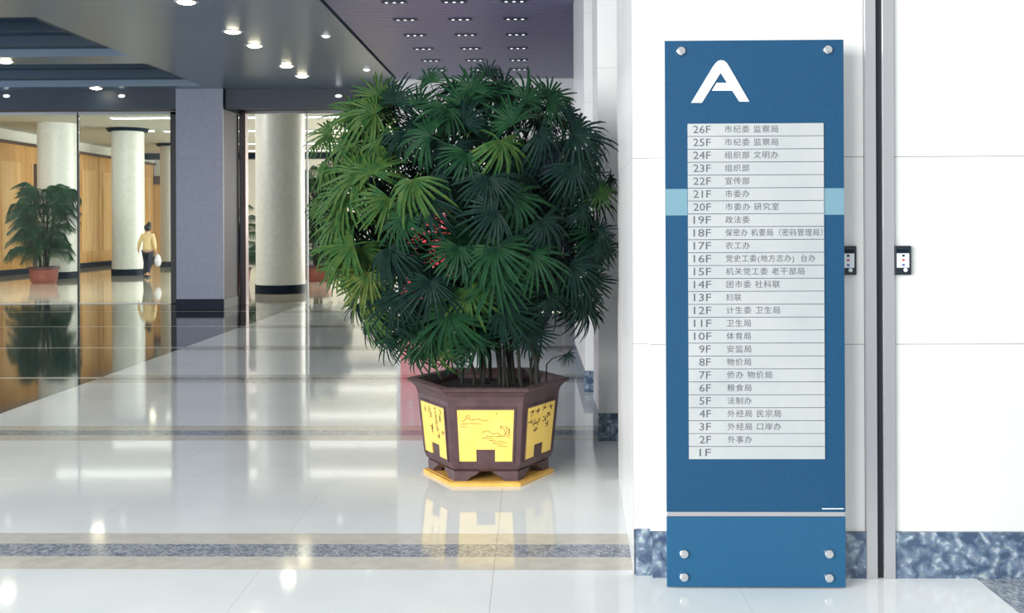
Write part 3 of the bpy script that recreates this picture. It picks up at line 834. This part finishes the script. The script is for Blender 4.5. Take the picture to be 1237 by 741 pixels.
# canes
def cane(x, y, tx, ty, h, r0, parent=palm):
    bm = bmesh.new(); pts = []; rr = []
    for k in range(10):
        t = k / 9
        pts.append((x + (tx - x) * t ** 1.5 + 0.008 * math.sin(k * 2.1 + x * 9), y + (ty - y) * t ** 1.5, 0.545 + (h - 0.545) * t))
        rr.append(r0 * (1.0 - 0.35 * t) * (1.12 if k % 2 else 0.95))
    tube(bm, pts, rr, 7); return obj('cane', bm, 'cane', parent, smooth=True)
for k in range(22):
    x = r_.uniform(-0.16, 0.33); y = r_.uniform(-0.22, 0.22)
    cane(x, y, x * 1.5 + r_.uniform(-.35, .25) - 0.1, y * 2 + r_.uniform(-.1, .1), r_.uniform(1.3, 2.3), r_.uniform(0.009, 0.015))
# a low sprout leaning to the right with one small leaf
pp = at(684, 428, 6.5) - Vector((PX0, PY0, 0))
bm = bmesh.new(); tube(bm, [(0.37, -0.05, 0.55), (0.375, -0.07, 0.70), (0.41, -0.09, 0.74), (pp.x, pp.y, pp.z)], [.006, .005, .004, .003], 5); obj('sprout', bm, 'cane', palm)
o = put_leaf(at(684, 428, 6.5), Vector((0.6, -0.2, -0.7)), Vector((0.2, -1, 0.4)), 0.085, 0, r_)

# ------------------------------------------------------------------ distant feather palms in terracotta pots
def frond_mesh(seed):
    r_ = random.Random(seed); bm = bmesh.new(); N = 16
    def curve(t): return Vector((0, t * 0.72 - 0.1 * t ** 3, 0.72 * t - 0.95 * t ** 2.4))
    pts = [curve(k / N) for k in range(N + 1)]
    tube(bm, pts, [0.012 * (1 - 0.8 * k / N) for k in range(N + 1)], 4)
    for k in range(3, N + 1):
        for half in (0, 0.5):
            t = (k - half) / N; p = curve(t); L = 0.40 * math.sin(math.pi * min(1, 0.15 + t * 0.85)) + 0.06
            for s_ in (-1, 1):
                d = Vector((s_ * 0.8, 0.55, -0.15)).normalized(); q1 = p + d * L * 0.55; q2 = p + d * L * 0.85 + Vector((0, 0, -0.65 * L))
                wv = Vector((0, 0.008, 0.004))
                a = [bm.verts.new(p - wv * .5), bm.verts.new(p + wv * .5)]; b = [bm.verts.new(q1 - wv), bm.verts.new(q1 + wv)]; c = bm.verts.new(q2)
                bm.faces.new((a[0], a[1], b[1], b[0])); bm.faces.new((b[0], b[1], c))
    me = bpy.data.meshes.new('frond'); bm.to_mesh(me); bm.free(); me.materials.append(MATS['palm_leaf']); return me
FR = [frond_mesh(k) for k in range(3)]
def feather_palm(x, y, label, h, seed, nf=34, wide=1.0):
    o = empty('potted_feather_palm', (x, y, 0)); tag(o, label, 'plant', 'distant palms in terracotta pots')
    bm = bmesh.new(); lathe(bm, [(0.30, 0.0), (0.34, 0.06), (0.38, 0.38)], 20); obj('pot', bm, 'terracotta', o, smooth=True)
    bm = bmesh.new(); lathe(bm, [(0.38, 0.38), (0.41, 0.39), (0.41, 0.45), (0.36, 0.455), (0.34, 0.42)], 20, cap=False); obj('pot_rim', bm, 'terracotta_rim', o, smooth=True)
    bm = bmesh.new(); lathe(bm, [(0.0, 0.425), (0.345, 0.42)], 20, cap=False); obj('soil', bm, 'soil', o)
    r_ = random.Random(seed)
    for k in range(9):
        a = r_.uniform(0, 6.28); bm = bmesh.new(); tx, ty = math.cos(a) * r_.uniform(.1, .4), math.sin(a) * r_.uniform(.1, .4)
        tube(bm, [(tx * .3, ty * .3, 0.43), (tx * .6, ty * .6, h * .4), (tx, ty, h * .68)], [.03, .025, .015], 5); obj('cane', bm, 'cane', o)
    for k in range(nf):
        f = bpy.data.objects.new('frond', FR[k % 3]); C.objects.link(f); f.parent = o
        a = k * 2.399 + r_.uniform(-.3, .3); t = r_.random(); hz = h * (0.17 + 0.55 * t)
        s_ = (0.72 + 0.5 * r_.random()) * h / 3.0
        f.scale = (s_, s_ * wide, s_)
        f.location = (math.cos(a + 1.57) * 0.12, math.sin(a + 1.57) * .12, hz)
        f.rotation_euler = (r_.uniform(0.0, 0.9) * (0.4 + t), r_.uniform(-.2, .2), a)
    return o
p1 = at(53, 337, 28.0)
feather_palm(p1.x, 28.0, 'dark green palm in terracotta pot at the far left', 3.3, 3, 66)
p2 = at(384, 330, 28.5)
feather_palm(p2.x, 28.5, 'palm in terracotta pot behind the left edge of the big palm', 3.6, 5, 64)
p3 = at(285, 330, 27)
feather_palm(p3.x, 27, 'palm almost hidden behind the grey square column', 2.6, 9, 26)

# ------------------------------------------------------------------ red banner behind the palm
bn = empty('banner_stand', (at(515, 300, 17.6).x, 17.6, 0)); tag(bn, 'red roll-up banner with white lettering glimpsed behind the big palm', 'banner')
box('banner_sheet', -0.45, 0.45, -0.004, 0.004, 0.08, 2.1, 'banner_red', bn)
box('base', -0.48, 0.48, -0.12, 0.12, 0.0, 0.075, 'steel', bn)
box('top_rail', -0.46, 0.46, -0.015, 0.015, 2.1, 2.13, 'steel', bn)
box('pole', -0.012, 0.012, 0.02, 0.04, 0.075, 2.12, 'steel', bn)
segs = bmesh.new(); r_ = random.Random(5)
for zz in (1.75, 1.45, 0.75):
    for k in range(4):
        x0 = -0.33 + k * 0.18
        for q in range(3):
            bx(segs, x0 + r_.uniform(0, .03), x0 + r_.uniform(.06, .12), -0.006, -0.0045, zz + q * .045, zz + q * .045 + .015)
        bx(segs, x0 + .05, x0 + .065, -0.0062, -0.0046, zz - .02, zz + .13)
o = obj('banner_lettering', segs, 'sign_white', bn)

# ------------------------------------------------------------------ walking person
pf = at(178.5, 333, 31.0)
per = empty('person', (pf.x, 31.0, 0)); tag(per, 'person in cream jacket and dark trousers walking away carrying a white bag', 'person')
def skin_mesh(name, verts, edges_, m, parent, lev=2, root=0):
    me = bpy.data.meshes.new(name); me.from_pydata([v[0] for v in verts], edges_, []); me.materials.append(MATS[m])
    o = bpy.data.objects.new(name, me); C.objects.link(o); o.parent = parent
    md = o.modifiers.new('skin', 'SKIN'); sv = me.skin_vertices[0].data
    for i, v in enumerate(verts):
        rr = v[1]; sv[i].radius = rr if isinstance(rr, tuple) else (rr, rr)
        sv[i].use_root = (i == root)
    sd = o.modifiers.new('sub', 'SUBSURF'); sd.levels = lev; sd.render_levels = lev
    for p in me.polygons: p.use_smooth = True
    md.use_smooth_shade = True
    return o
def chain(start, pts, verts, edges_):
    prev = start
    for p in pts:
        verts.append(p); edges_.append((prev, len(verts) - 1)); prev = len(verts) - 1
    return prev
# body: one continuous figure (seen from behind, facing +y)
V = [((0, 0, 0.84), (0.135, 0.10))]; E = []
chest = chain(0, [((0, 0.0, 0.98), (0.115, 0.09)), ((0, 0.01, 1.13), (0.13, 0.095)), ((0, 0.01, 1.24), (0.125, 0.085))], V, E)
nk = chain(chest, [((0, 0.015, 1.325), (0.05, 0.05)), ((0, 0.03, 1.39), (0.048, 0.048)), ((0, 0.035, 1.45), (0.078, 0.088)), ((0, 0.035, 1.53), (0.072, 0.085)), ((0, 0.03, 1.565), (0.04, 0.05))], V, E)
la = chain(chest, [((-0.15, 0.01, 1.255), 0.052), ((-0.21, -0.01, 1.11), 0.043), ((-0.25, -0.02, 0.98), 0.037), ((-0.285, 0.03, 0.80), 0.026), ((-0.295, 0.05, 0.75), (0.03, 0.017))], V, E)
ra = chain(chest, [((0.15, 0.01, 1.255), 0.052), ((0.195, -0.01, 1.11), 0.043), ((0.22, -0.01, 0.98), 0.037), ((0.235, 0.01, 0.79), 0.026), ((0.24, 0.02, 0.74), (0.017, 0.03))], V, E)
ll = chain(0, [((-0.085, 0.0, 0.78), 0.085), ((-0.08, 0.10, 0.45), 0.055), ((-0.075, 0.03, 0.28), 0.05), ((-0.07, -0.02, 0.09), 0.033), ((-0.07, 0.03, 0.035), 0.034), ((-0.075, 0.13, 0.028), 0.028)], V, E)
rl = chain(0, [((0.085, 0.0, 0.78), 0.085), ((0.08, -0.03, 0.45), 0.055), ((0.075, -0.12, 0.28), 0.05), ((0.07, -0.22, 0.115), 0.033), ((0.07, -0.19, 0.05), 0.032), ((0.072, -0.10, 0.028), 0.026)], V, E)
skin_mesh('body', V, E, 'skin', per)
# clothing
V = [((0, 0, 0.76), (0.175, 0.125))]; E = []
ch = chain(0, [((0, 0.0, 0.90), (0.158, 0.12)), ((0, 0, 1.02), (0.145, 0.11)), ((0, 0.01, 1.15), (0.155, 0.11)), ((0, 0.01, 1.25), (0.145, 0.10))], V, E)
chain(ch, [((0, 0.015, 1.325), (0.07, 0.07)), ((0, 0.02, 1.35), (0.062, 0.062))], V, E)
chain(ch, [((-0.155, 0.01, 1.255), 0.068), ((-0.215, -0.01, 1.11), 0.060), ((-0.255, -0.02, 0.98), 0.053), ((-0.283, 0.02, 0.83), 0.042)], V, E)
chain(ch, [((0.155, 0.01, 1.255), 0.068), ((0.20, -0.01, 1.11), 0.060), ((0.225, -0.01, 0.98), 0.053), ((0.236, 0.0, 0.82), 0.042)], V, E)
skin_mesh('jacket', V, E, 'jacket', per)
V = [((0, 0, 0.84), (0.15, 0.112))]; E = []
chain(0, [((-0.088, 0.0, 0.74), 0.10), ((-0.083, 0.10, 0.45), 0.078), ((-0.078, 0.03, 0.28), 0.07), ((-0.073, -0.02, 0.08), 0.062)], V, E)
chain(0, [((0.088, 0.0, 0.74), 0.10), ((0.083, -0.03, 0.45), 0.078), ((0.078, -0.12, 0.28), 0.07), ((0.072, -0.21, 0.12), 0.062)], V, E)
skin_mesh('trousers', V, E, 'trousers', per)
for sx_, y0_, z0_ in ((-0.072, 0.0, 0.0), (0.071, -0.2, 0.0)):
    bm = bmesh.new(); bx(bm, sx_ - 0.04, sx_ + 0.04, y0_ - 0.05, y0_ + 0.17, z0_, z0_ + 0.065); obj('shoe', bm, 'shoe', per, bev=0.02)
# hair: cap over the back of the head plus a high bun leaning right
bm = bmesh.new(); bmesh.ops.create_icosphere(bm, subdivisions=3, radius=1.0)
for v in bm.verts:
    x, y, z = v.co
    v.co = Vector((x * 0.105, y * 0.115 - 0.012 + 0.03, z * 0.115 + 1.49)) if not (y > 0.35 and z < 0.55) else Vector((x * 0.082, 0.03 + y * 0.09, z * 0.10 + 1.49))
obj('hair', bm, 'hair', per, smooth=True)
bm = bmesh.new(); bmesh.ops.create_icosphere(bm, subdivisions=2, radius=1.0)
for v in bm.verts: v.co = Vector((v.co.x * 0.065 + 0.055, v.co.y * 0.06 - 0.02, v.co.z * 0.07 + 1.60))
obj('hair_bun', bm, 'hair', per, smooth=True)
# face (turned away from the camera): nose, eyes, mouth, ears
for s_ in (-1, 1):
    bm = bmesh.new(); lathe(bm, [(0.002, -0.006), (0.011, -0.003), (0.011, 0.003), (0.002, 0.006)], 10, (s_ * 0.03, 0.118, 1.475), 'Y'); obj('eye', bm, 'hair', per)
    bm = bmesh.new(); bx(bm, s_ * 0.083 - 0.008, s_ * 0.083 + 0.008, 0.02, 0.05, 1.445, 1.5); obj('ear', bm, 'skin', per, bev=0.005)
bm = bmesh.new(); bx(bm, -0.011, 0.011, 0.105, 0.142, 1.435, 1.475); obj('nose', bm, 'skin', per, bev=0.006)
bm = bmesh.new(); bx(bm, -0.024, 0.024, 0.112, 0.124, 1.41, 1.42); obj('mouth', bm, 'lip', per, bev=0.003)
# fingers
def hand(x, y, z, s_, name):
    for k in range(4):
        l = (0.055, 0.065, 0.062, 0.048)[k]
        xx = x + (k - 1.5) * 0.004 * 1; yy = y + (1.5 - k) * 0.016
        pts = [((xx, yy, z), 0.008), ((xx, yy + 0.004, z - l * .5), 0.0075), ((xx - s_ * 0.012, yy + 0.002, z - l), 0.006)]
        skin_mesh('finger', pts, [(0, 1), (1, 2)], 'skin', per, 1)
    skin_mesh('thumb', [((x, y + 0.02, z + 0.03), 0.009), ((x - s_ * 0.012, y + 0.04, z + 0.01), 0.008), ((x - s_ * 0.016, y + 0.045, z - 0.015), 0.007)], [(0, 1), (1, 2)], 'skin', per, 1)
hand(-0.295, 0.05, 0.735, -1, 'l'); hand(0.24, 0.02, 0.725, 1, 'r')
# white plastic bag in the right hand
bag = empty('plastic_bag', (pf.x + 0.31, 31.0, 0.30)); tag(bag, 'small white plastic bag held in the right hand of the walking person', 'bag')
bm = bmesh.new(); bmesh.ops.create_icosphere(bm, subdivisions=3, radius=1.0)
for v in bm.verts:
    x, y, z = v.co; s_ = 1.0 - 0.35 * max(0, z)
    v.co = Vector((x * 0.10 * s_ + 0.012 * math.sin(z * 9 + y * 7), y * 0.09 * s_, z * 0.19 + 0.2))
obj('sack', bm, 'bag', bag, smooth=True)
for s_ in (-1, 1):
    bm = bmesh.new(); tube(bm, [(s_ * 0.04, 0, 0.36), (-0.02 + s_ * 0.02, 0.01, 0.40), (-0.055, 0.02, 0.405)], 0.008, 5); obj('handle', bm, 'bag', bag)
